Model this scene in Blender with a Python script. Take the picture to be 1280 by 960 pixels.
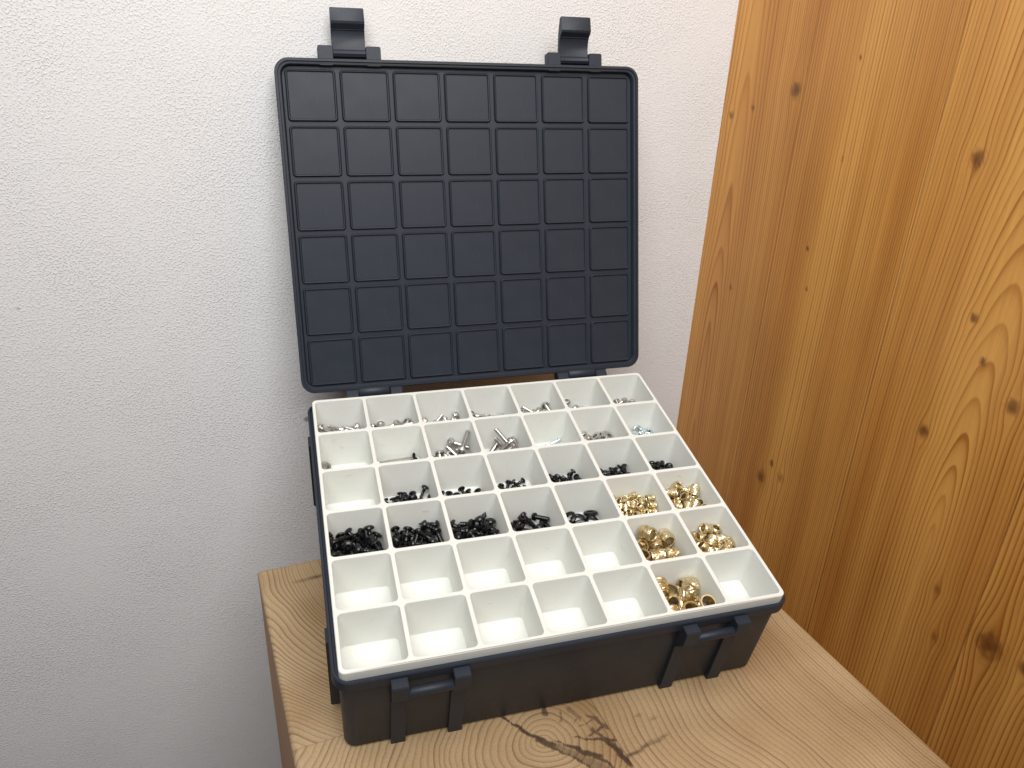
import bpy, bmesh, math, random
import numpy as np
from mathutils import Matrix, Vector, Euler, Quaternion

scene = bpy.context.scene
for o in list(bpy.data.objects):
    bpy.data.objects.remove(o)
COL = scene.collection
MM = 0.001

# ------------------------------------------------------------------ camera
# metres; table top is z = 0, x along the white wall, y towards the white wall
cam_data = bpy.data.cameras.new('camera')
cam = bpy.data.objects.new('camera', cam_data)
COL.objects.link(cam)
right = Vector((0.919, -0.393, 0.039)).normalized()
fwd = Vector((0.371, 0.827, -0.421)).normalized()
right = (right - fwd * right.dot(fwd)).normalized()
up = right.cross(fwd)
cam.matrix_world = Matrix(((right.x, up.x, -fwd.x, -0.150657),
                           (right.y, up.y, -fwd.y, -0.313746),
                           (right.z, up.z, -fwd.z, 0.299659),
                           (0, 0, 0, 1)))
cam_data.sensor_width = 36.0
cam_data.lens = 957.34 / 1280 * 36.0
cam_data.clip_start = 0.01
cam_data.clip_end = 50
scene.camera = cam

# ------------------------------------------------------------------ light
world = bpy.data.worlds.new('World')
scene.world = world
world.use_nodes = True
bg = world.node_tree.nodes['Background']
bg.inputs[0].default_value = (0.80, 0.82, 1.0, 1)
bg.inputs[1].default_value = 0.11

def area_light(name, loc, target, sx, sy, power, color):
    d = bpy.data.lights.new(name, 'AREA')
    d.shape = 'RECTANGLE'; d.size = sx; d.size_y = sy
    d.energy = power; d.color = color
    o = bpy.data.objects.new(name, d)
    COL.objects.link(o)
    o.location = loc
    o.rotation_euler = (Vector(target) - Vector(loc)).to_track_quat('-Z', 'Y').to_euler()
    return o

lamp = area_light('roof_window_light', (-0.14, -0.40, 0.84), (0.02, 0.16, 0.30), 0.66, 0.76, 6.2, (1.0, 0.995, 0.975))
lamp.data.spread = math.radians(125)

scene.view_settings.view_transform = 'Standard'
scene.view_settings.look = 'None'
scene.view_settings.exposure = 0.0
scene.view_settings.gamma = 1.0
scene.render.engine = 'CYCLES'
scene.cycles.use_denoising = True
scene.cycles.max_bounces = 8
scene.cycles.diffuse_bounces = 5

# ------------------------------------------------------------------ helpers
def link(o):
    COL.objects.link(o)
    return o

def mesh_obj(name, me, mat=None, parent=None):
    o = link(bpy.data.objects.new(name, me))
    if mat is not None and not me.materials:
        me.materials.append(mat)
    if parent is not None:
        o.parent = parent
    return o

def tag(o, label=None, cat=None, group=None, kind=None):
    if label: o['label'] = label
    if cat: o['category'] = cat
    if group: o['group'] = group
    if kind: o['kind'] = kind
    return o

def empty(name, matrix=None):
    o = link(bpy.data.objects.new(name, None))
    o.empty_display_size = 0.02
    if matrix is not None:
        o.matrix_world = matrix
    return o

def me_from(name, verts, faces, smooth=False, scale=MM):
    me = bpy.data.meshes.new(name)
    me.from_pydata([(a * scale, b * scale, c * scale) for a, b, c in verts], [], faces)
    me.validate()
    bm = bmesh.new(); bm.from_mesh(me)
    bmesh.ops.remove_doubles(bm, verts=bm.verts, dist=1e-7)
    bmesh.ops.recalc_face_normals(bm, faces=bm.faces)
    bm.to_mesh(me); bm.free()
    if smooth:
        shade(me, smooth)
    return me

def shade(me, angle):
    """smooth shading with sharp edges above the angle (degrees)"""
    for p in me.polygons:
        p.use_smooth = True
    bm = bmesh.new(); bm.from_mesh(me)
    lim = math.radians(angle)
    for e in bm.edges:
        if len(e.link_faces) == 2:
            e.smooth = e.calc_face_angle(0) < lim
        else:
            e.smooth = False
    bm.to_mesh(me); bm.free()

def rrect(hx, hy, r, n=6):
    """closed ring of a rounded rectangle, counter-clockwise"""
    pts = []
    for cx, cy, a0 in ((hx - r, hy - r, 0), (-hx + r, hy - r, 90), (-hx + r, -hy + r, 180), (hx - r, -hy + r, 270)):
        for k in range(n + 1):
            a = math.radians(a0 + 90 * k / n)
            pts.append((cx + r * math.cos(a), cy + r * math.sin(a)))
    return pts

def loft(rings, cap0=True, cap1=True):
    """rings: list of lists of 3-D points, same count"""
    v, f = [], []
    n = len(rings[0])
    for ring in rings:
        v += ring
    for k in range(len(rings) - 1):
        a, b = k * n, (k + 1) * n
        for i in range(n):
            j = (i + 1) % n
            f.append((a + i, a + j, b + j, b + i))
    if cap0: f.append(tuple(range(n))[::-1])
    if cap1: f.append(tuple(range((len(rings) - 1) * n, len(rings) * n)))
    return v, f

def rloft(spec, n=6, cx=0, cy=0):
    return loft([[(x + cx, y + cy, z) for x, y in rrect(hx, hy, r, n)] for hx, hy, r, z in spec])

def prism_x(poly, x0, x1, bevel=0.0):
    """polygon in (y, z) extruded along x"""
    n = len(poly)
    if bevel:
        cy = sum(p[0] for p in poly) / n; cz = sum(p[1] for p in poly) / n
        def ins(d):
            out = []
            for y, z in poly:
                L = math.hypot(y - cy, z - cz)
                out.append((y - (y - cy) / L * d, z - (z - cz) / L * d))
            return out
        q = ins(bevel)
        rings = [[(x0, y, z) for y, z in q], [(x0 + bevel, y, z) for y, z in poly],
                 [(x1 - bevel, y, z) for y, z in poly], [(x1, y, z) for y, z in q]]
    else:
        rings = [[(x0, y, z) for y, z in poly], [(x1, y, z) for y, z in poly]]
    return loft(rings)

def cyl_x(y, z, r, x0, x1, n=20, bevel=0.4):
    ring = lambda x, rr: [(x, y + rr * math.cos(2 * math.pi * k / n), z + rr * math.sin(2 * math.pi * k / n)) for k in range(n)]
    return loft([ring(x0, r - bevel), ring(x0 + bevel, r), ring(x1 - bevel, r), ring(x1, r - bevel)])

def lathe(profile, seg=20, cap0=True, cap1=True):
    rings = []
    for r, z in profile:
        rings.append([(r * math.cos(2 * math.pi * k / seg), r * math.sin(2 * math.pi * k / seg), z) for k in range(seg)])
    return loft(rings, cap0, cap1)

def join(*parts):
    v, f = [], []
    for pv, pf in parts:
        o = len(v)
        v += pv
        f += [tuple(i + o for i in t) for t in pf]
    return v, f

class Noise:
    """smooth value noise on a lattice, for numpy arrays"""
    def __init__(self, seed):
        self.t = np.random.RandomState(seed).rand(256, 256)
    def __call__(self, x, y):
        xi = np.floor(x).astype(int); yi = np.floor(y).astype(int)
        fx = x - xi; fy = y - yi
        fx = fx * fx * (3 - 2 * fx); fy = fy * fy * (3 - 2 * fy)
        t = self.t
        a = t[xi % 256, yi % 256]; b = t[(xi + 1) % 256, yi % 256]
        c = t[xi % 256, (yi + 1) % 256]; d = t[(xi + 1) % 256, (yi + 1) % 256]
        return (a * (1 - fx) + b * fx) * (1 - fy) + (c * (1 - fx) + d * fx) * fy - 0.5
    def fbm(self, x, y, n=3):
        s = 0; a = 1.0
        for k in range(n):
            s = s + a * self(x * 2 ** k + 17.3 * k, y * 2 ** k + 5.1 * k); a *= 0.5
        return s

# ------------------------------------------------------------------ materials
class NT:
    """small node-tree builder"""
    def __init__(self, name):
        self.m = bpy.data.materials.new(name)
        self.m.use_nodes = True
        self.t = self.m.node_tree
        self.b = self.t.nodes['Principled BSDF']
    def n(self, typ, **kw):
        x = self.t.nodes.new(typ)
        for k, v in kw.items():
            setattr(x, k, v)
        return x
    def put(self, sock, v):
        if isinstance(v, bpy.types.NodeSocket):
            self.t.links.new(v, sock)
        else:
            sock.default_value = v
    def math(self, op, a, b=None, clamp=False):
        x = self.n('ShaderNodeMath', operation=op, use_clamp=clamp)
        self.put(x.inputs[0], a)
        if b is not None: self.put(x.inputs[1], b)
        return x.outputs[0]
    def noise(self, vec, scale, detail=3, rough=0.5, dist=0.0):
        x = self.n('ShaderNodeTexNoise')
        self.put(x.inputs['Vector'], vec)
        x.inputs['Scale'].default_value = scale; x.inputs['Detail'].default_value = detail
        x.inputs['Roughness'].default_value = rough; x.inputs['Distortion'].default_value = dist
        return x.outputs[0]
    def mapping(self, vec, scale=(1, 1, 1), loc=(0, 0, 0)):
        x = self.n('ShaderNodeMapping')
        self.put(x.inputs[0], vec)
        x.inputs['Scale'].default_value = scale; x.inputs['Location'].default_value = loc
        return x.outputs[0]
    def coord(self, which='Object'):
        return self.n('ShaderNodeTexCoord').outputs[which]
    def attr(self, name):
        return self.n('ShaderNodeAttribute', attribute_name=name).outputs['Fac']
    def ramp(self, fac, stops, interp='LINEAR'):
        x = self.n('ShaderNodeValToRGB')
        self.put(x.inputs[0], fac)
        cr = x.color_ramp; cr.interpolation = interp
        while len(cr.elements) > 1: cr.elements.remove(cr.elements[-1])
        for k, (p, c) in enumerate(stops):
            e = cr.elements[0] if k == 0 else cr.elements.new(p)
            e.position = p
            e.color = (c, c, c, 1) if not isinstance(c, tuple) else (c + (1,))
        return x.outputs[0]
    def mix(self, fac, a, b, mode='MIX'):
        x = self.n('ShaderNodeMix', data_type='RGBA', blend_type=mode)
        self.put(x.inputs[0], fac)
        self.put(x.inputs[6], a if isinstance(a, bpy.types.NodeSocket) else tuple(a) + (1,) if len(a) == 3 else a)
        self.put(x.inputs[7], b if isinstance(b, bpy.types.NodeSocket) else tuple(b) + (1,) if len(b) == 3 else b)
        return x.outputs[2]
    def bump(self, height, dist, strength=1.0, normal=None):
        x = self.n('ShaderNodeBump')
        x.inputs['Strength'].default_value = strength
        x.inputs['Distance'].default_value = dist
        self.put(x.inputs['Height'], height)
        if normal is not None: self.put(x.inputs['Normal'], normal)
        return x.outputs[0]
    def out(self, color=None, rough=None, normal=None, metallic=None, **kw):
        if color is not None: self.put(self.b.inputs['Base Color'], color if isinstance(color, bpy.types.NodeSocket) else tuple(color) + (1,))
        if rough is not None: self.put(self.b.inputs['Roughness'], rough)
        if normal is not None: self.put(self.b.inputs['Normal'], normal)
        if metallic is not None: self.b.inputs['Metallic'].default_value = metallic
        for k, v in kw.items():
            self.put(self.b.inputs[k], v)
        return self.m

def mat_plaster():
    t = NT('white_roughcast_plaster')
    c = t.coord()
    big = t.noise(c, 5, 3)
    col = t.mix(big, (0.695, 0.69, 0.69), (0.745, 0.74, 0.74))
    g1 = t.noise(c, 830, 2, 0.5, 0.3)
    grains = t.ramp(g1, [(0.50, 0.0), (0.56, 0.35), (0.64, 0.9), (0.75, 1.0)])
    g2 = t.noise(c, 1700, 2, 0.5)
    low = t.noise(c, 150, 2)
    patch = t.ramp(t.noise(c, 16, 3, 0.6), [(0.30, 0.55), (0.70, 1.25)])
    h = t.math('ADD', t.math('MULTIPLY', grains, patch), t.math('MULTIPLY', g2, 0.22))
    h = t.math('ADD', h, t.math('MULTIPLY', low, 0.6))
    pits = t.ramp(t.noise(c, 420, 1, 0.5), [(0.70, 0.0), (0.76, 1.0)])
    col = t.mix(t.math('MULTIPLY', pits, 0.18), col, (0.45, 0.43, 0.40))
    for px, pz, rr, amt in ((-87.6, 49.0, 2.3, 0.75), (-240.6, 144.7, 1.6, 0.25), (-132.6, -116.0, 1.3, 0.35), (-190.0, 225.0, 0.9, 0.4)):
        dn = t.n('ShaderNodeVectorMath', operation='DISTANCE')
        t.put(dn.inputs[0], c); dn.inputs[1].default_value = (px * MM, WY_M, pz * MM)
        wob = t.math('ADD', dn.outputs['Value'], t.math('MULTIPLY', t.noise(c, 900, 2), 0.0022))
        mk = t.ramp(t.math('DIVIDE', wob, rr * MM * 2), [(0.45, 1.0), (0.85, 0.0)])
        col = t.mix(t.math('MULTIPLY', mk, amt), col, (0.16, 0.14, 0.12))
        h = t.math('SUBTRACT', h, t.math('MULTIPLY', mk, 1.2))
    n = t.bump(h, 0.00026, 0.9)
    return t.out(col, 0.92, n, **{'Specular IOR Level': 0.2})

def mat_wood(name, early, late, knotc, rough, line_pow=1.0, bump=0.00025, fine=(6, 260), spec=0.5, tonec=None, coat=0.0):
    """ring, knot and tone are mesh attributes; the growth lines are drawn here"""
    t = NT(name)
    c = t.coord()
    ring = t.attr('ring'); knot = t.attr('knot'); tone = t.attr('tone')
    fr = t.math('FRACT', ring)
    prof = t.ramp(fr, [(0.0, 0.0), (0.35, 0.06), (0.62, 0.30), (0.84, 0.95), (0.90, 1.0), (0.97, 0.1), (1.0, 0.0)])
    ampn = t.noise(c, 14, 2)
    # every growth ring has its own strength
    rid = t.math('FLOOR', ring)
    wn = t.n('ShaderNodeTexWhiteNoise', noise_dimensions='1D')
    t.put(wn.inputs['W'], rid)
    amp = t.math('ADD', t.math('MULTIPLY', wn.outputs['Value'], 0.65), t.math('MULTIPLY', ampn, 0.7))
    linef = t.math('MULTIPLY', prof, amp, clamp=True)
    if line_pow != 1.0:
        linef = t.math('MULTIPLY', linef, line_pow, clamp=True)
    col = t.mix(linef, early, late)
    if tonec:
        col = t.mix(tone, col, tonec, 'MULTIPLY')
    st = t.mapping(c, fine[0] if isinstance(fine[0], tuple) else (1, 1, fine[0] / fine[1]))
    fib = t.noise(st, fine[1], 3, 0.6)
    fibc = t.ramp(fib, [(0.3, (0.80, 0.78, 0.74)), (0.7, (1.10, 1.10, 1.10))])
    col = t.mix(0.55, col, fibc, 'MULTIPLY')
    col = t.mix(t.ramp(knot, [(0.05, 0.0), (0.5, 0.75), (1.0, 1.0)]), col, knotc)
    h = t.math('SUBTRACT', t.math('MULTIPLY', fib, 0.25), t.math('MULTIPLY', linef, -0.6))
    n = t.bump(h, bump, 0.6)
    rg = t.math('ADD', rough - 0.06, t.math('MULTIPLY', fib, 0.15))
    return t.out(col, rg, n, **{'Specular IOR Level': spec, 'Coat Weight': coat, 'Coat Roughness': 0.28})

def mat_plastic(name, col, col2, rough, layer=0.0002, spec=0.5, mott=60, grain=1600, gh=0.00006, dust=None, **kw):
    t = NT(name)
    c = t.coord()
    m = t.noise(c, mott, 3)
    cc = t.mix(m, col, col2)
    w = t.n('ShaderNodeTexWave', wave_type='BANDS', bands_direction='Z')
    t.put(w.inputs['Vector'], c)
    w.inputs['Scale'].default_value = 1.0 / layer / 20
    w.inputs['Distortion'].default_value = 0.6
    n1 = t.noise(c, grain, 2)
    h = t.math('ADD', t.math('MULTIPLY', w.outputs['Fac'], 0.35), n1)
    n = t.bump(h, gh, 0.5)
    if dust:
        spk = t.ramp(t.noise(c, 1500, 1, 0.5), [(0.735, 0.0), (0.77, 1.0)])
        cc = t.mix(t.math('MULTIPLY', spk, t.math('MULTIPLY', t.noise(c, 25, 2), dust[0])), cc, dust[1])
        scr = t.ramp(t.noise(t.mapping(c, (1.0, 0.12, 0.12)), 520, 2, 0.5, 0.4), [(0.69, 0.0), (0.73, 1.0)])
        cc = t.mix(t.math('MULTIPLY', scr, t.math('MULTIPLY', t.noise(c, 18, 2), dust[2])), cc, dust[3])
    sm = t.noise(c, 22, 3, 0.6)
    r = t.math('ADD', rough - 0.14, t.math('MULTIPLY', t.math('ADD', m, sm), 0.15))
    return t.out(cc, r, n, **{'Specular IOR Level': spec, **kw})

def mat_metal(name, col, col2, rough, scale=500):
    t = NT(name)
    c = t.coord()
    m = t.noise(c, scale, 3)
    i = t.n('ShaderNodeObjectInfo').outputs['Random']
    cc = t.mix(t.math('ADD', t.math('MULTIPLY', m, 0.5), t.math('MULTIPLY', i, 0.5)), col, col2)
    r = t.math('ADD', rough - 0.08, t.math('MULTIPLY', m, 0.2))
    return t.out(cc, r, None, 1.0)

WY_M = 0.170                # front face of the white wall, metres
M_PLASTER = mat_plaster()
M_PANEL = mat_wood('amber_varnished_spruce', (0.71, 0.355, 0.086), (0.43, 0.16, 0.024), (0.17, 0.06, 0.014), 0.34,
                   fine=((1, 1, 0.03), 420), spec=0.5, line_pow=1.2, tonec=(0.66, 0.52, 0.38), bump=0.0004)
M_ENDGRAIN = mat_wood('oiled_end_grain', (0.46, 0.325, 0.185), (0.235, 0.145, 0.075), (0.05, 0.028, 0.018), 0.6,
                      fine=((1, 1, 1), 900), spec=0.3, tonec=(0.72, 0.64, 0.55), bump=0.0003)
M_BLOCKSIDE = mat_wood('oiled_side_grain', (0.42, 0.24, 0.12), (0.33, 0.175, 0.08), (0.08, 0.04, 0.02), 0.6,
                       fine=((1, 1, 0.04), 300), spec=0.3, bump=0.0001)
M_DARK = mat_plastic('slate_blue_plastic', (0.0185, 0.0236, 0.0340), (0.0220, 0.0275, 0.0390), 0.44, layer=0.0003, gh=0.00005, spec=0.27,
                     dust=(0.45, (0.22, 0.22, 0.22), 0.35, (0.06, 0.07, 0.085)))
M_WHITE = mat_plastic('white_printed_plastic', (0.67, 0.68, 0.635), (0.72, 0.73, 0.695), 0.5, layer=0.0003, gh=0.00008, spec=0.4, dust=(0.5, (0.30, 0.29, 0.27), 0.28, (0.42, 0.42, 0.41)),
                      **{'Subsurface Weight': 0.12, 'Subsurface Radius': (1.0, 0.95, 0.75), 'Subsurface Scale': 0.0025})
M_STEEL = mat_metal('stainless_steel', (0.50, 0.48, 0.46), (0.66, 0.65, 0.63), 0.28)
M_ZINC = mat_metal('zinc_plated_steel', (0.62, 0.70, 0.74), (0.80, 0.86, 0.88), 0.25)
M_BRASS = mat_metal('yellow_brass', (0.68, 0.55, 0.32), (0.86, 0.75, 0.52), 0.28)
t_ = NT('black_oxide_steel')
M_BLACK = t_.out((0.0045, 0.005, 0.006), 0.24, **{'Specular IOR Level': 0.45})
t_ = NT('grey_floor')
M_FLOOR = t_.out(t_.mix(t_.noise(t_.coord(), 8, 4), (0.16, 0.11, 0.07), (0.22, 0.15, 0.10)), 0.5)

# ------------------------------------------------------------------ setting: walls and floor
WY, WX = 170.0, 226.0        # white wall and wooden wall, mm
FLOOR_Z = -460.0

def grid_mesh(name, us, vs, fn):
    """grid over us x vs; fn(U, V) gives xyz arrays and a dict of float attributes"""
    U, V = np.meshgrid(us, vs, indexing='ij')
    X, Y, Z, at = fn(U, V)
    nu, nv = len(us), len(vs)
    co = np.stack([X, Y, Z], -1).reshape(-1, 3) * MM
    idx = np.arange(nu * nv).reshape(nu, nv)
    q = np.stack([idx[:-1, :-1], idx[1:, :-1], idx[1:, 1:], idx[:-1, 1:]], -1).reshape(-1, 4)
    me = bpy.data.meshes.new(name)
    me.vertices.add(len(co)); me.vertices.foreach_set('co', co.astype(np.float32).ravel())
    me.loops.add(q.size); me.loops.foreach_set('vertex_index', q.astype(np.int32).ravel())
    me.polygons.add(len(q))
    me.polygons.foreach_set('loop_start', np.arange(0, q.size, 4, dtype=np.int32))
    me.polygons.foreach_set('loop_total', np.full(len(q), 4, dtype=np.int32))
    me.update(calc_edges=True)
    for k, a in at.items():
        A = me.attributes.new(k, 'FLOAT', 'POINT')
        A.data.foreach_set('value', np.broadcast_to(a, X.shape).astype(np.float32).ravel())
    me.validate()
    return me

# plaster wall: a slab with its front face at y = WY
v, f = loft([[(x, WY, z) for x, z in ((-900, FLOOR_Z), (WX + 60, FLOOR_Z), (WX + 60, 1100), (-900, 1100))],
             [(x, WY + 80, z) for x, z in ((-900, FLOOR_Z), (WX + 60, FLOOR_Z), (WX + 60, 1100), (-900, 1100))]])
tag(mesh_obj('wall_back', me_from('wall_back', v, f), M_PLASTER), kind='structure')
v, f = loft([[(x, y, FLOOR_Z) for x, y in ((-900, WY + 80), (WX + 60, WY + 80), (WX + 60, -1100), (-900, -1100))],
             [(x, y, FLOOR_Z - 30) for x, y in ((-900, WY + 80), (WX + 60, WY + 80), (WX + 60, -1100), (-900, -1100))]])
tag(mesh_obj('floor', me_from('floor', v, f), M_FLOOR), kind='structure')

# wooden wall: edge-glued spruce boards, each its own plank
wall_r = empty('wall_side', Matrix.Translation((WX * MM, 0, FLOOR_Z * MM)))
tag(wall_r, kind='structure')
NZ = Noise(3)
KNOTS = [  # y, z on the board face, radius, strength of the dark core (mm)
    (98.8, 270.6, 6.0, .9), (159.6, 248.9, 3.4, .9), (137.6, 255.9, 2.4, .8), (51.3, 292.0, 1.8, .9), (48.8, 235.0, 1.7, .6),
    (-39.1, 248.5, 5.2, 1.), (61.8, 176.1, 1.9, 1.), (130.0, 128.4, 2.4, .6), (55.4, 150.6, 1.8, .9), (-62.3, 171.1, 3.0, 1.),
    (-73.9, 151.1, 3.0, .8), (-53.4, 99.2, 4.8, .85), (-96.3, 134.8, 5.5, .7), (53.7, 17.2, 3.0, .9), (61.4, 1.0, 6.5, .75),
    (42.7, 10.8, 5.0, .45), (-127.0, 2.9, 10.5, .8), (-90.4, 13.2, 4.5, .35), (-97.7, -15.8, 4.5, .4), (-147.5, 5.4, 6.0, .8),
    (-160, 150, 5.0, .9), (20, 380, 4, .9), (130, 420, 4, .8)]

def plank_fn(k, y0, y1):
    def fn(Yv, Zv):
        Y = Yv.copy(); Z = Zv
        knot = np.zeros_like(Y); kr = np.zeros_like(Y)
        for (ky, kz, r, s) in KNOTS:
            r = r * 0.72
            if not (y0 - 2 < ky < y1 + 2): continue
            dy, dz = Yv - ky, Z - kz
            g = np.exp(-(dz / (3.2 * r)) ** 2 - np.abs(dy) / (2.6 * r))
            Y = Y - np.tanh(dy / (0.6 * r)) * r * 0.85 * g
            d = np.sqrt((dy) ** 2 + (dz / 1.15) ** 2) / r
            d = d + 0.25 * NZ(Yv / r * 1.5 + ky, Z / r * 1.5)
            core = np.clip((1.2 - d) / 0.6, 0, 1)
            knot = np.maximum(knot, core * s * (0.66 + 0.16 * np.sin(d * 9.0) + 0.45 * np.clip(1.0 - d * 1.6, 0, 1) + 0.5 * NZ(Yv * 1.1, Z * 1.1)))
            halo = np.clip(1 - np.abs(d - 1.35) / 0.35, 0, 1) * 0.16 * s
            knot = np.maximum(knot, halo)
        w = NZ.fbm(Y / 60 + 7 * k, Z / 330 + 3 * k, 3)
        w2 = NZ.fbm(Y / 16 + 11 * k, Z / 120, 2)
        Yw = Y + 2.6 * w + 0.7 * w2
        if k == 0:      # board in the corner: faint flat-sawn arches by the wall, tight lines by the joint
            d = 7 + 0.045 * (Z - 60) + 4 * NZ(Z / 90, Z * 0)
            r = np.sqrt((Yw - 148) ** 2 + np.maximum(d, 0) ** 2)
            ring = r / 2.5 + (np.maximum(0, 128 - Yw) / 30) ** 2 * 3.5
        elif k == 1:
            r = np.sqrt((Yw - 190) ** 2 + 30.0 ** 2)
            ring = r / 2.3 + np.maximum(0, 40 - Yw) ** 2 / 420
        elif k == 2:    # cathedral arches
            d = 11 + 0.115 * (Z - 130) + 3 * NZ(Z / 120 + 9, Z * 0)
            r = np.sqrt((Yw + 77) ** 2 + np.maximum(d, 0) ** 2)
            ring = r / 2.5 + np.maximum(0, Yw + 48) ** 2 / 420
        else:
            ring = np.sqrt((Yw + 20) ** 2 + 20.0 ** 2) / 2.9 + 0.004 * Z
        tone = np.clip(0.35 + 1.0 * NZ.fbm(Y / 22 + 5 * k, Z / 420 + k, 3) + (0.10, 0.0, -0.05, 0.05)[k % 4], 0, 1)
        return np.zeros_like(Y), Yv, Z - FLOOR_Z, {'ring': ring + 40, 'knot': knot, 'tone': tone}
    return fn

SEAMS = [WY + 6, 92.3, -11.5, -113.8, -217, -320, -423]
for k in range(len(SEAMS) - 1):
    y1, y0 = SEAMS[k] - 0.12, SEAMS[k + 1] + 0.12
    near = k < 4
    ys = np.linspace(y0, y1, max(2, int((y1 - y0) / (1.25 if near else 4))))
    zs = np.concatenate([np.arange(FLOOR_Z, -150, 12.0), np.arange(-150, 400, 2.0 if near else 8.0), np.arange(400, 1100.1, 14.0)])
    me = grid_mesh('plank', ys, zs, plank_fn(k, y0, y1))
    bm = bmesh.new(); bm.from_mesh(me)          # give the sheet its board thickness
    edge = [e for e in bm.edges if e.is_boundary]
    ret = bmesh.ops.extrude_edge_only(bm, edges=edge)
    for vv in ret['geom']:
        if isinstance(vv, bmesh.types.BMVert): vv.co.x += 0.026
    bmesh.ops.recalc_face_normals(bm, faces=bm.faces)
    bm.to_mesh(me); bm.free()
    # faces must look towards -x
    mesh_obj('plank', me, M_PANEL, wall_r)

# ------------------------------------------------------------------ wooden block (stands clear of both walls)
BX0, BX1, BY0, BY1 = -135.6, 143.0, -198.0, 80.2
block = empty('wooden_block', Matrix.Translation(((BX0 + BX1) / 2 * MM, (BY0 + BY1) / 2 * MM, FLOOR_Z * MM)))
tag(block, 'square timber block showing its end grain, standing under the open storage box', 'wooden block')
OX, OY = (BX0 + BX1) / 2, (BY0 + BY1) / 2
N2 = Noise(11)
def lam_rings(kind, X, Y):
    knot = np.zeros_like(X)
    w = N2.fbm(X / 40, Y / 40, 3)
    tone = np.clip(0.3 + 0.9 * N2.fbm(X / 35 + 4, Y / 35, 3), 0, 1)
    if kind == 0:      # back left: arcs round a heart off to the right
        r = np.sqrt((X + 8) ** 2 + (Y - 72) ** 2)
        ring = (r + 3.0 * w) / 2.1 + 1.3 * np.sin(r / 8.0)
        for cx_, cy_, a in ((-104, 62, .55), (-112, 61.5, .35)):
            knot = np.maximum(knot, a * np.exp(-((X - cx_) / 6) ** 2 - ((Y - cy_) / 1.6) ** 2))
    elif kind == 1:    # heart piece with pith and crack
        dx, dy = X + 27.2, Y + 92.3
        r = np.sqrt(dx ** 2 + (dy * 1.05) ** 2)
        a = np.arctan2(dy, dx)
        r = np.sqrt(dx ** 2 + (dy * 1.05) ** 2) + 1.2 * N2.fbm(X / 9, Y / 9, 2)
        ring = (r * (1 + 0.05 * np.sin(3 * a + 1)) + 2.5 * w) / 2.9 + 0.5 * np.sin(r / 7)
        # crack: from upper left through the pith to lower right
        def band(x0, y0, x1, y1, w0, w1, amp):
            L = math.hypot(x1 - x0, y1 - y0); ux, uy = (x1 - x0) / L, (y1 - y0) / L
            s = (X - x0) * ux + (Y - y0) * uy
            p = (X - x0) * -uy + (Y - y0) * ux + 1.8 * N2.fbm(X / 4, Y / 4, 3)
            tt = np.clip(s / L, 0, 1)
            wd = w0 + (w1 - w0) * tt
            m = np.clip((1.1 - np.abs(p) / wd) * 2.5, 0, 1) * np.clip((s + 2) / 2, 0, 1) * np.clip((L + 2 - s) / 2, 0, 1)
            return np.clip(m, 0, 1) * amp
        for b in ((-42, -69, -28, -91, 0.5, 1.1, .9), (-29.5, -90, -24, -96, 1.6, 2.2, .75), (-24, -95, -6, -118, 1.6, 2.8, .34),
                  (-25, -96, -9, -118, .5, .6, .75), (-22, -93.5, -4, -115, .4, .7, .7),
                  (-18, -98, -7, -109, .8, 1.4, .8), (-3, -94, 3.5, -110, .8, 1.4, .5), (0, -103, 4.8, -117, 1.0, 2.2, .85), (-9, -88, -5, -86, .5, .5, .4), (-7, -91, -1, -90, .5, .6, .45), (-6, -96, 3, -95, .5, .7, .5), (-15, -84, -12, -80, .9, .6, .35),
                  (-12, -73, -4, -75, 1.4, 1.8, .55), (-20, -78, -17, -72, 1.4, .7, .6), (-1, -86, 5, -96, 1, 2, .45),
                  (-12, -95, 4, -104, .5, .8, .7), (-8, -79, -6, -87, 1.5, 1.2, .3)):
            knot = np.maximum(knot, band(*b))
        tone = np.clip(tone + 0.35 * np.exp(-((X - 2) / 7.0) ** 2), 0, 1)
    elif kind == 2:    # right: lines run to the back with a slow wave
        wave = 7.0 * np.exp(-((Y + 112) / 30.0) ** 2) * np.exp(-((X - 45) / 45.0) ** 2) - 8 * np.exp(-((Y + 165) / 35.0) ** 2) * np.exp(-((X - 40) / 50.0) ** 2)
        xx = X - 0.10 * (Y + 80) - 0.0012 * (Y + 60) ** 2 + wave + 5.0 * w
        ring = xx / 3.7 + (np.maximum(xx - 55, 0) / 100) ** 2 * 14
        for cx_, cy_, a in ((22, -95, .3), (28, -99, .3)):
            knot = np.maximum(knot, a * np.exp(-((X - cx_) / 2.5) ** 2 - ((Y - cy_) / 1.2) ** 2))
        seg = np.exp(-((Y + 113 - 0.12 * (X - 6) - 2 * N2(X / 6, X * 0)) / 0.9) ** 2) * np.clip((34 - X) / 10, 0, 1)
        knot = np.maximum(knot, .55 * seg)
    else:
        ring = (np.sqrt((X - 90) ** 2 + (Y - 10) ** 2) + 3 * w) / 3.2
    return ring + 20, knot, tone

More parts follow.
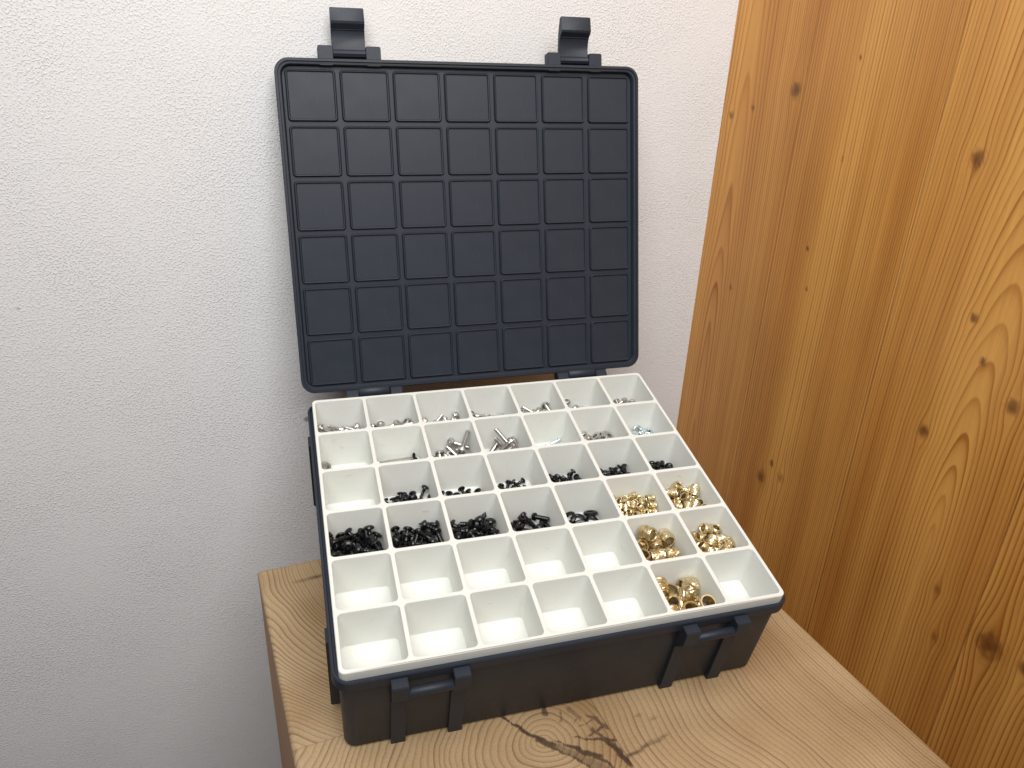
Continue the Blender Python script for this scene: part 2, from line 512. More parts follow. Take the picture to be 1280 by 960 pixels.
def lamella(kind, x0, x1, y0, y1, round_edges):
    """top slice of one glued piece: a curved-edged sheet with skirts"""
    R = 3.2
    def axis(a, b, ra, rb, step):
        pts = list(np.linspace(a + (R if ra else 0), b - (R if rb else 0), max(2, int((b - a) / step))))
        if ra: pts = [a + R - R * math.sin(t) for t in np.linspace(math.pi / 2, 0.1, 6)] + pts
        if rb: pts = pts + [b - R + R * math.sin(t) for t in np.linspace(0.1, math.pi / 2, 6)]
        return np.array(pts)
    ra, rb, rc, rd = round_edges
    st = 0.7 if kind == 1 else 1.5
    us, vs = axis(x0, x1, ra, rb, st), axis(y0, y1, rc, rd, st)
    def fn(X, Y):
        def drop(d):
            d = np.clip(R - d, 0, R)
            return R - np.sqrt(np.maximum(R * R - d * d, 0))
        z = np.zeros_like(X)
        if ra: z = np.maximum(z, drop(X - x0))
        if rb: z = np.maximum(z, drop(x1 - X))
        if rc: z = np.maximum(z, drop(Y - y0))
        if rd: z = np.maximum(z, drop(y1 - Y))
        ring, knot, tone = lam_rings(kind, X, Y)
        return X - OX, Y - OY, -z - FLOOR_Z, {'ring': ring, 'knot': knot, 'tone': tone}
    me = grid_mesh('lamella', us, vs, fn)
    bm = bmesh.new(); bm.from_mesh(me)
    ret = bmesh.ops.extrude_edge_only(bm, edges=[e for e in bm.edges if e.is_boundary])
    for vv in ret['geom']:
        if isinstance(vv, bmesh.types.BMVert): vv.co.z = (-8 - FLOOR_Z) * MM
    bmesh.ops.recalc_face_normals(bm, faces=bm.faces)
    bm.to_mesh(me); bm.free()
    shade(me, 40)
    mesh_obj('lamella', me, M_ENDGRAIN, block)

g = 0.10
lamella(0, BX0, 5 - g, -55 + g, BY1, (1, 0, 0, 1))
lamella(1, BX0, 5 - g, BY0, -55 - g, (1, 0, 1, 0))
lamella(2, 5 + g, BX1, BY0, 20 - g, (0, 1, 1, 0))
lamella(3, 5 + g, BX1, 20 + g, BY1, (0, 1, 0, 1))
# the long shaft of the block below the top slice
ring0 = rrect((BX1 - BX0) / 2, (BY1 - BY0) / 2, 3.2, 5)
zs = list(np.linspace(0, -FLOOR_Z - 7.5, 60))
v, f = loft([[(x, y, z) for x, y in ring0] for z in zs])
me = me_from('shaft', v, f, 30)
co = np.empty(len(me.vertices) * 3); me.vertices.foreach_get('co', co); co = co.reshape(-1, 3) / MM
for nm, val in (('ring', (co[:, 0] * 0.9 + co[:, 1] * 1.1 + 4 * N2(co[:, 1] / 50, co[:, 2] / 200)) / 5.0),
                ('knot', np.zeros(len(co))), ('tone', np.zeros(len(co)))):
    A = me.attributes.new(nm, 'FLOAT', 'POINT'); A.data.foreach_set('value', val.astype(np.float32))
mesh_obj('shaft', me, M_BLOCKSIDE, block)

# ------------------------------------------------------------------ storage box
# box frame: origin in the middle of the tray rim; x along the front, y to the hinges, z up
BM = Matrix(((0.9919, 0.1237, -0.0287, 0), (-0.12696, 0.97056, -0.20466, 0), (0.00249, 0.20664, 0.97841, 0), (0, 0, 0, 1)))
BM = BM.to_quaternion().to_matrix().to_4x4()
BM.translation = Vector((0, 0, 77.35 * MM))
PX, PY = 30.0, 30.4
FLOOR = -24.5
BH = -60.0                                                  # underside of the box

box = empty('storage_box', BM @ Matrix.Translation((0, 0, BH * MM)))
tag(box, 'slate blue plastic storage box tilted forward on timber block, its lid wide open', 'storage box')
def boxpart(name, vf, smooth=30, parent=None, mat=None, frame=None):
    v, f = vf
    if frame is None:
        v = [(a, b, c - BH) for a, b, c in v]
    o = mesh_obj(name, me_from(name, v, f, smooth), mat or M_DARK, parent or box)
    return o

body = boxpart('body', rloft([
    (101.5, 88.3, 4.0, -60), (103.6, 90.4, 5.0, -59.5), (104.6, 91.4, 5.6, -57.8), (105.2, 91.9, 6, -14),
    (105.3, 92.0, 6, -12.6), (107.4, 93.6, 7.6, -10.4), (108.0, 94.2, 8, -9.6), (108.0, 94.2, 8, -4.6), (107.5, 93.7, 7.6, -4.0),
    (106.7, 92.9, 7, -4.0), (106.4, 92.6, 6.8, -5.3), (104.2, 90.8, 2.4, -5.3), (104.0, 90.6, 2.2, -5.8), (103.4, 90.0, 2, -57.0)], 8))
for cx in (-67.5, 67.5):
    br = empty('latch_keeper'); br.parent = box
    br.matrix_parent_inverse = Matrix(); br.location = (0, 0, 0)
    for x0, x1 in ((cx - 17, cx - 9.6), (cx + 9.6, cx + 17)):
        boxpart('prong', prism_x([(-92.5, -6.2), (-98.6, -6.2), (-99.1, -6.8), (-99.1, -15.5), (-93.8, -22.5), (-91, -23), (-91, -12.5)], x0, x1, 0.35), 25, br)
        boxpart('rib', prism_x([(-91, -21), (-93.3, -21), (-93.3, -59.2), (-92.8, -59.9), (-91, -59.9)], x0 + 0.4, x1 - 0.4, 0.3), 25, br)
    boxpart('pin', cyl_x(-97.2, -13.0, 2.3, cx - 10, cx + 10), 50, br)
for sx in (-1, 1):                                          # stiffening ribs on the short sides
    for cy in (-65.5, 65.5):
        poly = [(sx * 104.0, -8), (sx * 109.0, -8.5), (sx * 109.2, -9.5), (sx * 109.0, -56.5), (sx * 108.2, -57.6), (sx * 104.0, -57.6)]
        v, f = prism_x(poly, cy - 4, cy + 4, 0.3)
        boxpart('side_rib', ([(b, a, c) for a, b, c in v], f), 25)
for cx in (-67.5, 67.5):                                    # hinge ears on the box
    for x0, x1 in ((cx - 17, cx - 9.6), (cx + 9.6, cx + 17)):
        poly = [(91.2, -5.2)] + [(100.6 + 4.0 * math.cos(a), -4.4 + 4.0 * math.sin(a)) for a in np.linspace(1.9, -1.2, 9)] + [(91.2, -20)]
        boxpart('hinge_ear', prism_x(poly, x0, x1, 0.4), 35)

for cx in (-67.5, 67.5):
    boxpart('hinge_barrel', cyl_x(100.4, -3.6, 3.9, cx - 9.2, cx + 9.2, 24), 50)

# lid, in its own frame: x along the hinge, y up the lid, z out of the inner face
th = math.radians(63.604)
LO = Vector((-0.9, 103.72, 0.2 - BH))
LMAT = Matrix(((1, 0, 0, LO.x * MM), (0, math.cos(th), -math.sin(th), LO.y * MM), (0, math.sin(th), math.cos(th), LO.z * MM), (0, 0, 0, 1)))
LCY = 3 * PY + 0.7                                          # lid centre along its own y
lid_spec = [(107.2, 92.7, 6.5, -4.4), (108.7, 94.2, 7.6, -4.0), (109.2, 94.7, 8, -3.0), (109.2, 94.7, 8, 3.4), (108.8, 94.3, 7.7, 4.0),
            (107.6, 93.1, 6.8, 4.0), (107.3, 92.8, 6.6, 3.2), (106.2, 91.7, 5.8, 3.1), (105.8, 91.3, 5.5, 2.6), (105.2, 91.0, 5.2, 0.0)]
v, f = rloft(lid_spec, 8, 0, LCY)
lid = mesh_obj('lid', me_from('lid', v, f, 30), M_DARK, box)
lid.matrix_local = LMAT
pad_me = me_from('pad', *rloft([(14.0, 14.2, 2.2, -0.2), (13.9, 14.1, 2.1, 0.2), (13.4, 13.6, 1.7, 1.3), (13.15, 13.35, 1.5, 1.5), (12.8, 13.0, 1.2, 1.45), (12.3, 12.5, 0.9, 0.55)], 4), 25)
for i in range(7):
    for j in range(6):
        o = mesh_obj('pad', pad_me, M_DARK, lid)
        o.location = ((i - 3) * PX * MM, (j + 0.5) * PY * MM, 0)
for cx in (-67.5, 67.5):
    tilt = -0.05 if cx < 0 else 0.10
    # plate that carries the latch, fixed to the lid edge
    tabs = join(rloft([(4.0, 5.2, 0.8, -3.6), (4.2, 5.4, 0.9, -3.2), (4.2, 5.4, 0.9, 2.6), (3.9, 5.1, 0.8, 3.0)], 3, cx - 13.3, LCY + 94.2 + 2.2),
                rloft([(4.0, 5.2, 0.8, -3.6), (4.2, 5.4, 0.9, -3.2), (4.2, 5.4, 0.9, 2.6), (3.9, 5.1, 0.8, 3.0)], 3, cx + 13.3, LCY + 94.2 + 2.2),
                prism_x([(LCY + 92, -3.4), (LCY + 96.0, -3.4), (LCY + 96.0, -1.8), (LCY + 92, -1.6)], cx - 10, cx + 10))
    boxpart('latch_ear', tabs, 25, lid, frame='lid')
    y0 = LCY + 97.6
    prof = [(-2.0, -1.2), (-1.4, 1.2), (0, 2.2), (1.6, 1.6), (2.6, 0.4), (6.0, -0.5), (10.5, -0.1), (12.6, 0.9), (12.9, 1.5), (13.4, 1.2),
            (15.6, 4.2), (16.8, 4.7), (24.0, 3.2), (24.4, 2.6), (24.0, 0.4), (15.0, -2.4), (4.0, -2.9), (0, -2.2)]
    ct, st_ = math.cos(tilt), math.sin(tilt)
    poly = [(y0 + a * ct - b * st_, a * st_ + b * ct) for a, b in prof]
    boxpart('latch', prism_x(poly, cx - 9.3, cx + 9.3, 0.25), 28, lid, frame='lid')
    # knuckle of the lid between the two ears of the box
    poly = [(LCY - 93.5, -3.6)] + [(-4.4 + 3.7 * math.cos(a), 0.6 + 3.7 * math.sin(a)) for a in np.linspace(-2.1, -4.6, 8)] + [(LCY - 93.5, 3.2)]
    boxpart('hinge_knuckle', prism_x(poly, cx - 9.2, cx + 9.2, 0.3), 40, lid, frame='lid')

# hidden block that holds the back of the box up
def wedge_top(x, y):                                        # height of the box underside above the table at (x, y), mm
    n = BM.to_3x3() @ Vector((0, 0, 1))
    p0 = BM @ Vector((0, 0, BH * MM)) / MM
    return p0.z - (n.x * (x - p0.x) + n.y * (y - p0.y)) / n.z
wx0, wx1, wy0, wy1 = -45, 65, 28, 72
corners = [(wx0, wy0), (wx1, wy0), (wx1, wy1), (wx0, wy1)]
v, f = loft([[(x, y, 0) for x, y in corners], [(x, y, wedge_top(x, y)) for x, y in corners]])
tv = NT('plain_pine')
M_PINE = tv.out(tv.mix(tv.noise(tv.mapping(tv.coord(), (4, 60, 60)), 6, 4), (0.42, 0.27, 0.13), (0.52, 0.34, 0.17)), 0.6)
wedge = mesh_obj('wooden_wedge', me_from('wooden_wedge', v, f), M_PINE)
tag(wedge, 'small pine wedge holding up the hinge side of the storage box', 'wedge')

# ------------------------------------------------------------------ white compartment tray
def tray_mesh():
    V, F = [], []
    def addring(r):
        k = len(V); V.extend(r); return list(range(k, k + len(r)))
    n = 4
    OHX, OHY, CR = 104.8, 91.4, 2.6
    def CORNER(sx, sy, o=0.0):
        pts = [(sx * (OHX - CR + (CR + o) * math.cos(a)), sy * (OHY - CR + (CR + o) * math.sin(a))) for a in np.linspace(0, math.pi / 2, n + 1)]
        return pts if sx * sy > 0 else pts[::-1]
    for i in range(7):
        for j in range(6):
            x0, x1 = (i - 3.5) * PX, (i - 2.5) * PX
            y1, y0 = (3 - j) * PY, (2 - j) * PY
            x0 = max(x0, -OHX); x1 = min(x1, OHX); y0 = max(y0, -OHY); y1 = min(y1, OHY)
            wl = 1.35 if i == 0 else 0.88; wr = 1.35 if i == 6 else 0.88
            wb = 1.35 if j == 5 else 0.88; wt = 1.35 if j == 0 else 0.88
            cx, cy = (x0 + wl + x1 - wr) / 2, (y0 + wb + y1 - wt) / 2
            hx, hy = (x1 - wr - x0 - wl) / 2, (y1 - wt - y0 - wb) / 2
            spec = [(hx, hy, 2.2, 0.0), (hx - .1, hy - .1, 2.1, -0.1), (hx - .18, hy - .18, 2.1, -0.4), (hx - .3, hy - .3, 2.4, FLOOR + 1.6),
                    (hx - .6, hy - .6, 2.2, FLOOR + .6), (hx - 1.6, hy - 1.6, 1.6, FLOOR)]
            rings = [addring([(a + cx, b + cy, z) for a, b in rrect(h1, h2, r, n)]) for h1, h2, r, z in spec]
            m = len(rings[0])
            for a, b in zip(rings, rings[1:]):
                for q in range(m):
                    F.append((a[q], b[q], b[(q + 1) % m], a[(q + 1) % m]))
            F.append(tuple(rings[-1]))
            # flat rim between the opening and the cell border
            out4 = [[(x1, y1, 0)], [(x0, y1, 0)], [(x0, y0, 0)], [(x1, y0, 0)]]
            for c, (ii, jj, sx, sy) in enumerate(((6, 0, 1, 1), (0, 0, -1, 1), (0, 5, -1, -1), (6, 5, 1, -1))):
                if (i, j) == (ii, jj):
                    out4[c] = [(q[0], q[1], 0) for q in CORNER(sx, sy)]
            t = rings[0]
            ids = [addring(q) for q in out4]
            for c in range(4):
                blk = t[c * (n + 1):(c + 1) * (n + 1)]
                if len(ids[c]) == 1:
                    for q in range(n):
                        F.append((ids[c][0], blk[q], blk[q + 1]))
                else:
                    for q in range(n):
                        F.append((ids[c][q], blk[q], blk[q + 1], ids[c][q + 1]))
                nb = t[((c + 1) % 4) * (n + 1)]
                F.append((ids[c][-1], blk[-1], nb, ids[(c + 1) % 4][0]))
    # outside skirt: sampled at the cell borders so that it welds to the rim
    def per(o):
        p = CORNER(1, 1, o)
        p += [((i - 3.5) * PX, OHY + o) for i in range(6, 0, -1)] + CORNER(-1, 1, o)
        p += [(-OHX - o, (3 - j) * PY) for j in range(1, 6)] + CORNER(-1, -1, o)
        p += [((i - 3.5) * PX, -OHY - o) for i in range(1, 7)] + CORNER(1, -1, o)
        p += [(OHX + o, (3 - j) * PY) for j in range(5, 0, -1)]
        return p
    rr = [addring([q + (z,) for q in per(o)]) for o, z in ((0, 0), (0.25, -0.35), (0.25, -5.28), (-0.95, -5.28), (-1.05, FLOOR - 1.2))]
    m = len(rr[0])
    for a, b in zip(rr, rr[1:]):
        for q in range(m):
            F.append((a[q], a[(q + 1) % m], b[(q + 1) % m], b[q]))
    F.append(tuple(rr[-1][::-1]))
    return V, F
tv_, tf_ = tray_mesh()
tray_me = me_from('compartment_tray', [(a, b, c - (FLOOR - 1.2)) for a, b, c in tv_], tf_, 35)
tray = mesh_obj('compartment_tray', tray_me, M_WHITE)
tray.matrix_world = BM @ Matrix.Translation((0, 0, (FLOOR - 1.2) * MM))
tag(tray, 'white plastic tray of forty-two square compartments set in the blue box', 'tray')

wr = random.Random(21)
for n in range(16):                                           # loose hairs of plastic left on the walls
    i, j = wr.randrange(7), wr.randrange(6)
    y = (3 - j) * PY - 1.25; x = (i - 3) * PX + wr.uniform(-8, 11); z = wr.uniform(-13, -3)
    pts = [Vector((x, y, z))]
    d = Vector((wr.choice((-1, 1)), 0, wr.uniform(-.5, .2)))
    for q in range(5):
        d = (d + Vector((0, -abs(wr.gauss(0, .12)), wr.gauss(0, .35)))).normalized()
        pts.append(pts[-1] + d * wr.uniform(.3, .75))
    rings = [[(p.x, p.y + .11 * math.cos(a), p.z + .11 * math.sin(a)) for a in (0, 2.1, 4.2)] for p in pts]
    hv, hf = loft(rings)
    mesh_obj('plastic_hair', me_from('plastic_hair', [(a, b, c - (FLOOR - 1.2)) for a, b, c in hv], hf, 60), M_WHITE, tray)

# ------------------------------------------------------------------ hardware in the compartments
def steps(r, z0, z1, pitch, d):
    """ridged thread between two heights"""
    k = max(2, int(abs(z1 - z0) / pitch)); out = []
    for q in range(k):
        a = z0 + (z1 - z0) * q / k; b = z0 + (z1 - z0) * (q + 0.5) / k
        out += [(r - d, a), (r, b)]
    return out
def machine_screw(R, H, r, L, dome=0.5, socket=0.5):
    """button-head screw, head at the top, shank downwards, centred"""
    p = [(r * 0.75, -L)] + steps(r, -L + 0.3, -0.4, 0.7, 0.16 * r) + [(r * .95, 0), (R * .96, 0), (R, H * .2), (R * .94, H * (1 - dome * .6)), (R * .72, H * .95), (R * socket, H),
         (R * socket * .95, H * .35), (0.02, H * .3)]
    v, f = lathe(p, 16)
    return [(a, b, c + L / 2 - H / 2) for a, b, c in v], f
def wood_screw(R, H, r, L):
    p = [(0.03, -L), (r * .55, -L + L * .16)] + steps(r, -L + L * .2, -L * .18, L * .13, 0.3 * r) + [(r * .8, -L * .1), (r * .9, 0), (R * .9, 0), (R, H * .25), (R * .9, H * .7), (R * .6, H), (R * .36, H * 1.02),
         (R * .30, H * .5), (0.02, H * .45)]
    v, f = lathe(p, 14)
    return [(a, b, c + L / 2 - H / 2) for a, b, c in v], f
def ring_part(R, r, h, seg=18, rnd=0.25):
    b = min(h * .3, R * rnd)
    p = [(r, -h / 2 + b * .4), (r + b * .5, -h / 2), (R - b, -h / 2), (R, -h / 2 + b), (R, h / 2 - b), (R - b, h / 2), (r + b * .5, h / 2), (r, h / 2 - b * .4), (r, -h / 2 + b * .4)]
    return lathe(p, seg, False, False)
def hex_nut(R, r, h):
    """hexagon nut with a threaded hole; R across corners"""
    seg = 18; rings = []
    def hexr(a):
        a = (a + math.pi / 6) % (math.pi / 3) - math.pi / 6
        return R * math.cos(math.pi / 6) / math.cos(a)
    ang = [2 * math.pi * k / seg for k in range(seg)]
    for kind, z in (('i', -h / 2), ('c', -h / 2), ('o', -h / 2 + h * .12), ('o', h / 2 - h * .12), ('c', h / 2), ('i', h / 2), ('t', h * .2), ('i', 0), ('t', -h * .2), ('i', -h / 2)):
        rings.append([((q * math.cos(a)), (q * math.sin(a)), z) for a in ang for q in [{'i': r, 't': r * .88, 'c': min(hexr(a), R * .88), 'o': hexr(a)}[kind]]])
    return loft(rings, False, False)
def insert(R, h, r=None, teeth=13):
    """knurled heat-set insert: two slanted knurl bands, a neck groove and a threaded bore"""
    r = r or R * .66
    seg = 52; rings = []
    lev = [('b', r + .15, -h / 2), ('b', R * .86, -h / 2), ('b', R * .90, -h * .42), ('b', R * .90, -h * .36)]
    for q in range(5): lev.append(('k', 1, -h * .34 + h * .25 * q / 4))
    lev += [('b', R * .84, -h * .06), ('b', R * .84, h * .04)]
    for q in range(5): lev.append(('k', -1, h * .07 + h * .25 * q / 4))
    lev += [('b', R * .90, h * .34), ('b', R * .95, h * .38), ('b', R * .95, h * .46), ('b', R * .88, h / 2), ('b', r + .2, h / 2)]
    for q in range(9): lev.append(('b', r * (1.0 if q % 2 == 0 else .90), h * .46 - h * .92 * q / 8))
    lev.append(('b', r + .15, -h / 2))
    for kind, R_, z in lev:
        ring = []
        for k in range(seg):
            a = 2 * math.pi * k / seg
            if kind == 'b': rad = R_
            else:
                ph = (a * teeth / (2 * math.pi) + R_ * z / h * 3.2) % 1.0
                tri = 1 - abs(2 * ph - 1)
                rad = R * (0.91 + 0.10 * min(1, tri * 1.6))
            ring.append((rad * math.cos(a), rad * math.sin(a), z))
        rings.append(ring)
    return loft(rings, False, False)

KINDS = {   # name, mesh, material, collision radius / half height pairs come from the mesh hull
    'tiny_steel':  ('screw', machine_screw(2.1, 1.7, 1.05, 6), M_STEEL, 'small silver button-head screw'),
    'short_steel': ('screw', machine_screw(2.6, 2.0, 1.3, 8), M_STEEL, 'silver button-head screw'),
    'mid_steel':   ('screw', machine_screw(2.7, 2.1, 1.45, 12.5), M_STEEL, 'medium silver machine screw'),
    'long_steel':  ('screw', machine_screw(2.7, 2.2, 1.45, 21), M_STEEL, 'long silver machine screw'),
    'pin_steel':   ('screw', machine_screw(2.0, 1.2, 1.0, 22), M_STEEL, 'single long thin silver screw'),
    'zinc_screw':  ('screw', machine_screw(2.1, 1.5, 1.1, 13), M_ZINC, 'bright silver screw lying flat'),
    'steel_nut':   ('nut', hex_nut(3.2, 1.5, 2.4), M_STEEL, 'small silver hexagon nut'),
    'zinc_washer': ('washer', ring_part(3.3, 1.55, 0.9), M_ZINC, 'bright zinc washer'),
    'black_tiny':  ('screw', wood_screw(1.9, 1.1, 0.85, 5.5), M_BLACK, 'tiny black pointed screw'),
    'black_small': ('screw', wood_screw(2.2, 1.3, 1.0, 7.5), M_BLACK, 'small black pointed screw'),
    'black_thin':  ('screw', wood_screw(1.9, 1.2, 1.05, 9), M_BLACK, 'thin black pointed screw'),
    'black_pan':   ('screw', wood_screw(2.9, 1.9, 1.4, 9), M_BLACK, 'black round-head wood screw'),
    'black_mid':   ('screw', wood_screw(2.5, 1.7, 1.35, 9), M_BLACK, 'black pan-head wood screw'),
    'black_fat':   ('screw', wood_screw(3.0, 2.0, 1.5, 8.5), M_BLACK, 'glossy black dome-head screw'),
    'black_bolt':  ('screw', machine_screw(2.3, 1.8, 1.4, 8.5), M_BLACK, 'black cylindrical machine screw'),
    'black_ring':  ('washer', ring_part(4.1, 2.2, 2.3, 24, .4), M_BLACK, 'thick black rubber-like ring'),
    'black_nut':   ('nut', ring_part(2.5, 1.2, 2.2, 16, .2), M_BLACK, 'small round black nut'),
    'brass_xs':    ('insert', insert(1.95, 4.1, 1.2, 9), M_BRASS, 'smallest knurled brass insert'),
    'brass_s':     ('insert', insert(2.65, 6.9, 1.75, 10), M_BRASS, 'slim knurled brass insert'),
    'brass_m':     ('insert', insert(2.95, 5.8, 2.0, 11), M_BRASS, 'stubby knurled brass insert'),
    'brass_l':     ('insert', insert(3.75, 7.8, 2.7, 11), M_BRASS, 'large knurled brass insert'),
    'brass_xl':    ('insert', insert(4.5, 8.6, 3.05, 12), M_BRASS, 'thick-walled largest brass insert'),
}
CELLS = {   # (row from the lid, column from the white-wall end): what lies in it
    (0, 0): [('short_steel', 25)], (0, 1): [('short_steel', 26)], (0, 2): [('tiny_steel', 36)], (0, 3): [('tiny_steel', 38)],
    (0, 4): [('short_steel', 20)], (0, 5): [('short_steel', 24)], (0, 6): [('tiny_steel', 40)],
    (1, 2): [('mid_steel', 20)], (1, 3): [('long_steel', 15)], (1, 5): [('steel_nut', 52)], (1, 6): [('zinc_washer', 60)],
    (2, 1): [('black_small', 38)], (2, 2): [('black_small', 22)], (2, 3): [('black_thin', 24)], (2, 4): [('black_thin', 44)],
    (2, 5): [('black_tiny', 60)], (2, 6): [('black_nut', 46)],
    (3, 0): [('black_pan', 42)], (3, 1): [('black_mid', 46)], (3, 2): [('black_fat', 33)], (3, 3): [('black_bolt', 27)], (3, 4): [('black_ring', 11), ('black_bolt', 4)],
    (3, 5): [('brass_xs', 112)], (3, 6): [('brass_s', 40)], (4, 5): [('brass_l', 19)], (4, 6): [('brass_m', 38)], (5, 5): [('brass_xl', 12)],
}
ORD = ('first', 'second', 'third', 'fourth', 'fifth', 'sixth', 'seventh')

def settle(cells, kinds):
    """drop the pieces into their compartments with the rigid-body solver; 1 unit = 10 mm"""
    S = 0.1
    rnd = random.Random(5)
    simcol = bpy.data.collections.new('sim'); COL.children.link(simcol)
    bpy.ops.rigidbody.world_add()
    rbw = scene.rigidbody_world
    rbw.collection = simcol
    rbw.substeps_per_frame = 10; rbw.solver_iterations = 14
    g = BM.to_3x3().transposed() @ Vector((0, 0, -1))
    g = (Vector((0, 0, -1)) * 0.75 + g * 0.25).normalized()      # filled while level, then tipped
    scene.gravity = g * 70
    temps, moving = [], []
    def add(me, loc, shape, typ, rot=None):
        o = bpy.data.objects.new('t', me); simcol.objects.link(o)
        o.location = loc
        if rot is not None:
            o.rotation_mode = 'QUATERNION'; o.rotation_quaternion = rot
        if o.rigid_body is None:
            raise RuntimeError('no rigid body')
        rb = o.rigid_body
        rb.type = typ; rb.collision_shape = shape; rb.friction = 0.7; rb.restitution = 0.0
        rb.use_margin = True; rb.collision_margin = 0.004
        rb.linear_damping = 0.15; rb.angular_damping = 0.35
        temps.append(o)
        return o
    hx, hy, T, Hh = 13.6 * S, 13.8 * S, 2.0, 9.0
    def boxme(a, b, c):
        v, f = loft([[(sx * a, sy * b, sz * c) for sx, sy in ((1, 1), (-1, 1), (-1, -1), (1, -1))] for sz in (-1, 1)])
        return me_from('b', v, f, scale=1.0)
    mfl, mwx, mwy = boxme(hx + T, hy + T, T / 2), boxme(T / 2, hy + T, Hh), boxme(hx + T, T / 2, Hh)
    hulls = {}
    for k, (nm, (v, f), m, lb) in kinds.items():
        me = bpy.data.meshes.new('h')
        me.from_pydata([(a * S, b * S, c * S) for a, b, c in v], [], f)
        bmh = bmesh.new(); bmh.from_mesh(me)
        r = bmesh.ops.convex_hull(bmh, input=bmh.verts)
        bmesh.ops.delete(bmh, geom=[q for q in bmh.verts if not q.link_faces], context='VERTS')
        bmh.to_mesh(me); bmh.free()
        hulls[k] = me
    for n, (cell, things) in enumerate(sorted(cells.items())):
        ox, oy = (n % 6) * 9.0, (n // 6) * 9.0
        add(mfl, (ox, oy, -T / 2), 'BOX', 'PASSIVE')
        for sx in (-1, 1):
            add(mwx, (ox + sx * (hx + T / 2), oy, Hh), 'BOX', 'PASSIVE')
            add(mwy, (ox, oy + sx * (hy + T / 2), Hh), 'BOX', 'PASSIVE')
        todo = [k for k, c in things for _ in range(c)]
        rnd.shuffle(todo)
        z = 0.35; slots = []
        for k in todo:
            if not slots:
                big = max(max(abs(c) for p in hulls[q].vertices for c in p.co) for q, _ in things)
                m = max(1, min(3, int(2 * 1.25 / (2.1 * big))))
                st = 2.5 / m
                slots = [((a - (m - 1) / 2) * st, (b - (m - 1) / 2) * st, z) for a in range(m) for b in range(m)]
                rnd.shuffle(slots)
                z += max(0.35, 1.15 * big) * (1.0 if m > 1 else 1.3)
            sx, sy, sz = slots.pop()
            if k in ('pin_steel', 'zinc_screw', 'long_steel'):
                q = Euler((math.pi / 2 + rnd.uniform(-.2, .2), 0, math.pi / 2 + rnd.uniform(-.5, .5))).to_quaternion()
                lim = 0.0
            elif k in ('brass_xl', 'brass_l') and rnd.random() < 0.75:      # many end up standing on their rims
                q = Euler((rnd.gauss(-0.25, .45), rnd.gauss(0, .45), rnd.uniform(0, 6))).to_quaternion()
                lim = 0.12
            else:
                q = Quaternion((rnd.gauss(0, 1), rnd.gauss(0, 1), rnd.gauss(0, 1), rnd.gauss(0, 1))).normalized()
                lim = 0.12
            o = add(hulls[k], (ox + sx + rnd.uniform(-lim, lim), oy + sy + rnd.uniform(-lim, lim), sz + 0.2), 'CONVEX_HULL', 'ACTIVE', q)
            moving.append((o, cell, k, ox, oy))
    END = 64
    rbw.point_cache.frame_start = 1; rbw.point_cache.frame_end = END
    scene.frame_start = 1; scene.frame_end = END
    for fr in range(1, END + 1):
        scene.frame_set(fr)
    dg = bpy.context.evaluated_depsgraph_get()
    out = []
    for o, cell, k, ox, oy in moving:
        mw = o.evaluated_get(dg).matrix_world
        p = mw.translation
        out.append((cell, k, ((p.x - ox) / S, (p.y - oy) / S, p.z / S), mw.to_quaternion()))
    bpy.ops.rigidbody.world_remove()
    for o in temps:
        bpy.data.objects.remove(o)
    bpy.data.collections.remove(simcol)
    for me in list(hulls.values()) + [mfl, mwx, mwy]:
        bpy.data.meshes.remove(me)
    scene.frame_set(1)
    return out

meshes = {}
for k, (nm, (v, f), m, lb) in KINDS.items():
    meshes[k] = me_from(nm, v, f, 35)
    meshes[k].materials.append(m)
placed = settle(CELLS, KINDS)
# the few pieces that lie singly
def lying(deg, roll=0.0):
    return (Quaternion((0, 0, 1), math.radians(deg)) @ Quaternion((0, 1, 0), math.pi / 2 + roll))
placed += [((1, 0), 'steel_nut', (-10.6, 11.0, 2.9), Euler((1.15, 0.2, 0.25)).to_quaternion()),
           ((1, 1), 'pin_steel', (-0.6, 11.6, 1.6), lying(181, 0.04)), ((1, 1), 'black_small', (10.2, 11.2, 3.4), Euler((3.35, -0.15, 0.3)).to_quaternion()),
           ((1, 4), 'zinc_screw', (-1.5, 8.6, 1.65), lying(3, 0.03)), ((1, 4), 'zinc_screw', (1.5, 3.4, 1.65), lying(170, 0.03)),
           ((1, 4), 'zinc_screw', (5.6, 10.6, 2.1), lying(25, 0.05))]
pieces = []
for (r, c), k, (x, y, z), q in placed:
    if abs(x) > 14 or abs(y) > 14.3 or z < -1 or z > 30:
        continue
    nm, vf, m, lb = KINDS[k]
    o = link(bpy.data.objects.new(nm, meshes[k]))
    cx, cy = (c - 3) * PX, (2.5 - r) * PY
    o.matrix_world = BM @ Matrix.Translation(((cx + x) * MM, (cy + y) * MM, (FLOOR + z) * MM)) @ q.to_matrix().to_4x4()
    up_ = (BM.to_3x3() @ q.to_matrix())[2][2]               # how far the piece's own axis points upwards
    if nm == 'screw': pose = 'head-up' if up_ > 0.6 else 'head-down' if up_ < -0.6 else 'lying'
    else: pose = ('flat' if nm in ('washer', 'nut') else 'upright') if abs(up_) > 0.8 else 'tilted' if abs(up_) > 0.4 else ('on-edge' if nm in ('washer', 'nut') else 'lying')
    tag(o, '%s, %s, %s row from lid, %s compartment from timber wall' % (lb, pose, ORD[r], ORD[6 - c]), nm, '%s in row %d compartment %d' % (lb + 's', r + 1, c + 1))
    o['cell'] = (r, c)
    pieces.append(o)
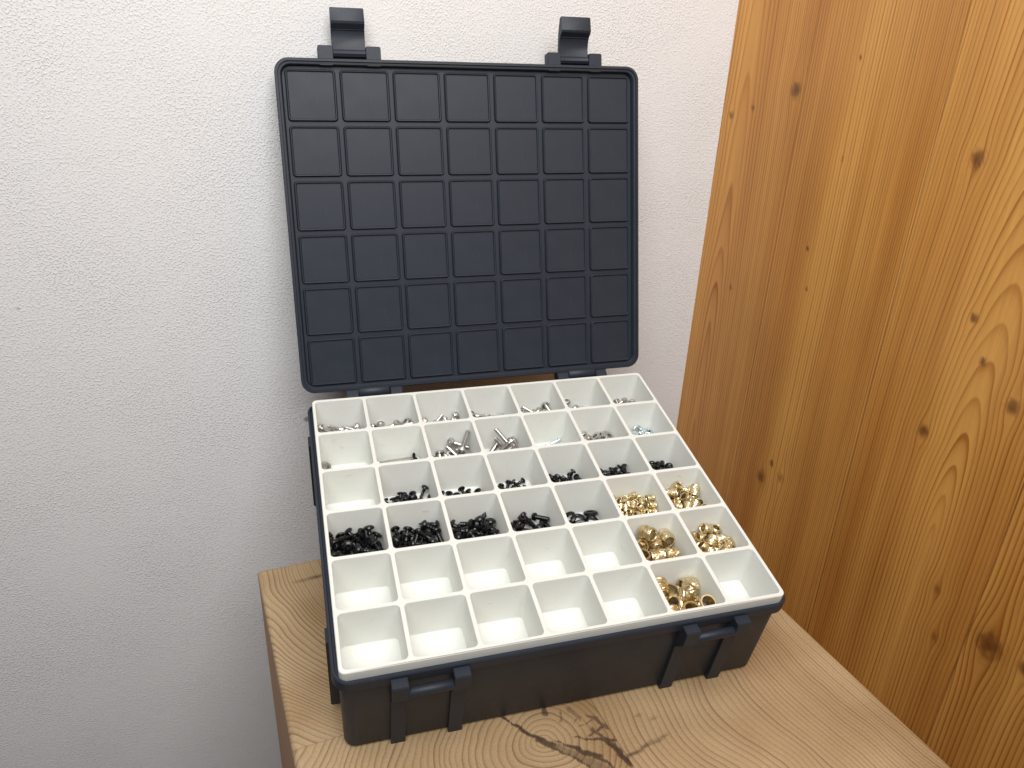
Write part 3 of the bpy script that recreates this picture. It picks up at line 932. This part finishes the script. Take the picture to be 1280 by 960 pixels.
# which of them lie open on top of their heaps: look into each compartment through its opening;
# what is buried under them is joined per kind
from mathutils.bvhtree import BVHTree
inv = BM.inverted()
eye = inv @ cam.matrix_world.translation
cellof = {}
for o in pieces:
    cellof.setdefault(tuple(o['cell']), []).append(o)
    del o['cell']
seen = {o.name: 0 for o in pieces}
for (j, i), lst in cellof.items():
    V, F, own = [], [], []
    for n, o in enumerate(lst):
        off = len(V); mw = inv @ Matrix.LocRotScale(*o.matrix_basis.decompose())
        V += [mw @ q.co for q in o.data.vertices]
        for p in o.data.polygons:
            F.append([q + off for q in p.vertices]); own.append(n)
    tree = BVHTree.FromPolygons(V, F)
    for a in range(-39, 40):
        for b in range(-39, 40):
            p = Vector((((i - 3) * PX + a * 0.35) * MM, ((2.5 - j) * PY + b * 0.35) * MM, 0))
            loc, nrm, idx, dist = tree.ray_cast(p, (p - eye).normalized(), 0.06)
            if idx is not None:
                cx, cy = (i - 3) * PX * MM, (2.5 - j) * PY * MM
                if abs(loc.x - cx) < 0.0142 and abs(loc.y - cy) < 0.0144:
                    seen[lst[own[idx]].name] += 1
byname = {}
for o in pieces:
    byname.setdefault(o.data.name.split('.')[0], []).append((seen[o.name], o.name, o))
for nm, lst in byname.items():
    lst.sort(reverse=True, key=lambda t: t[:2])
    keep = [t for t in lst if t[0] >= 3][:295]
    rest = [t[2] for t in lst if t not in keep]
    if not rest: continue
    V, F, MI, mats = [], [], [], []
    for o in rest:
        me = o.data; off = len(V); mt = me.materials[0]
        if mt not in mats: mats.append(mt)
        V += [o.matrix_world @ q.co for q in me.vertices]
        for p in me.polygons:
            F.append(tuple(i + off for i in p.vertices)); MI.append(mats.index(mt))
        bpy.data.objects.remove(o)
    me = bpy.data.meshes.new('buried_' + nm)
    me.from_pydata(V, [], F)
    for mt in mats: me.materials.append(mt)
    me.polygons.foreach_set('material_index', MI)
    shade(me, 35)
    h = link(bpy.data.objects.new({'screw': 'buried_screws', 'nut': 'buried_nuts', 'washer': 'buried_washers', 'insert': 'buried_inserts'}[nm], me))
    tag(h, 'lower layers of %ss buried under the heaps in the white tray' % nm, nm + ' heap', kind='stuff')
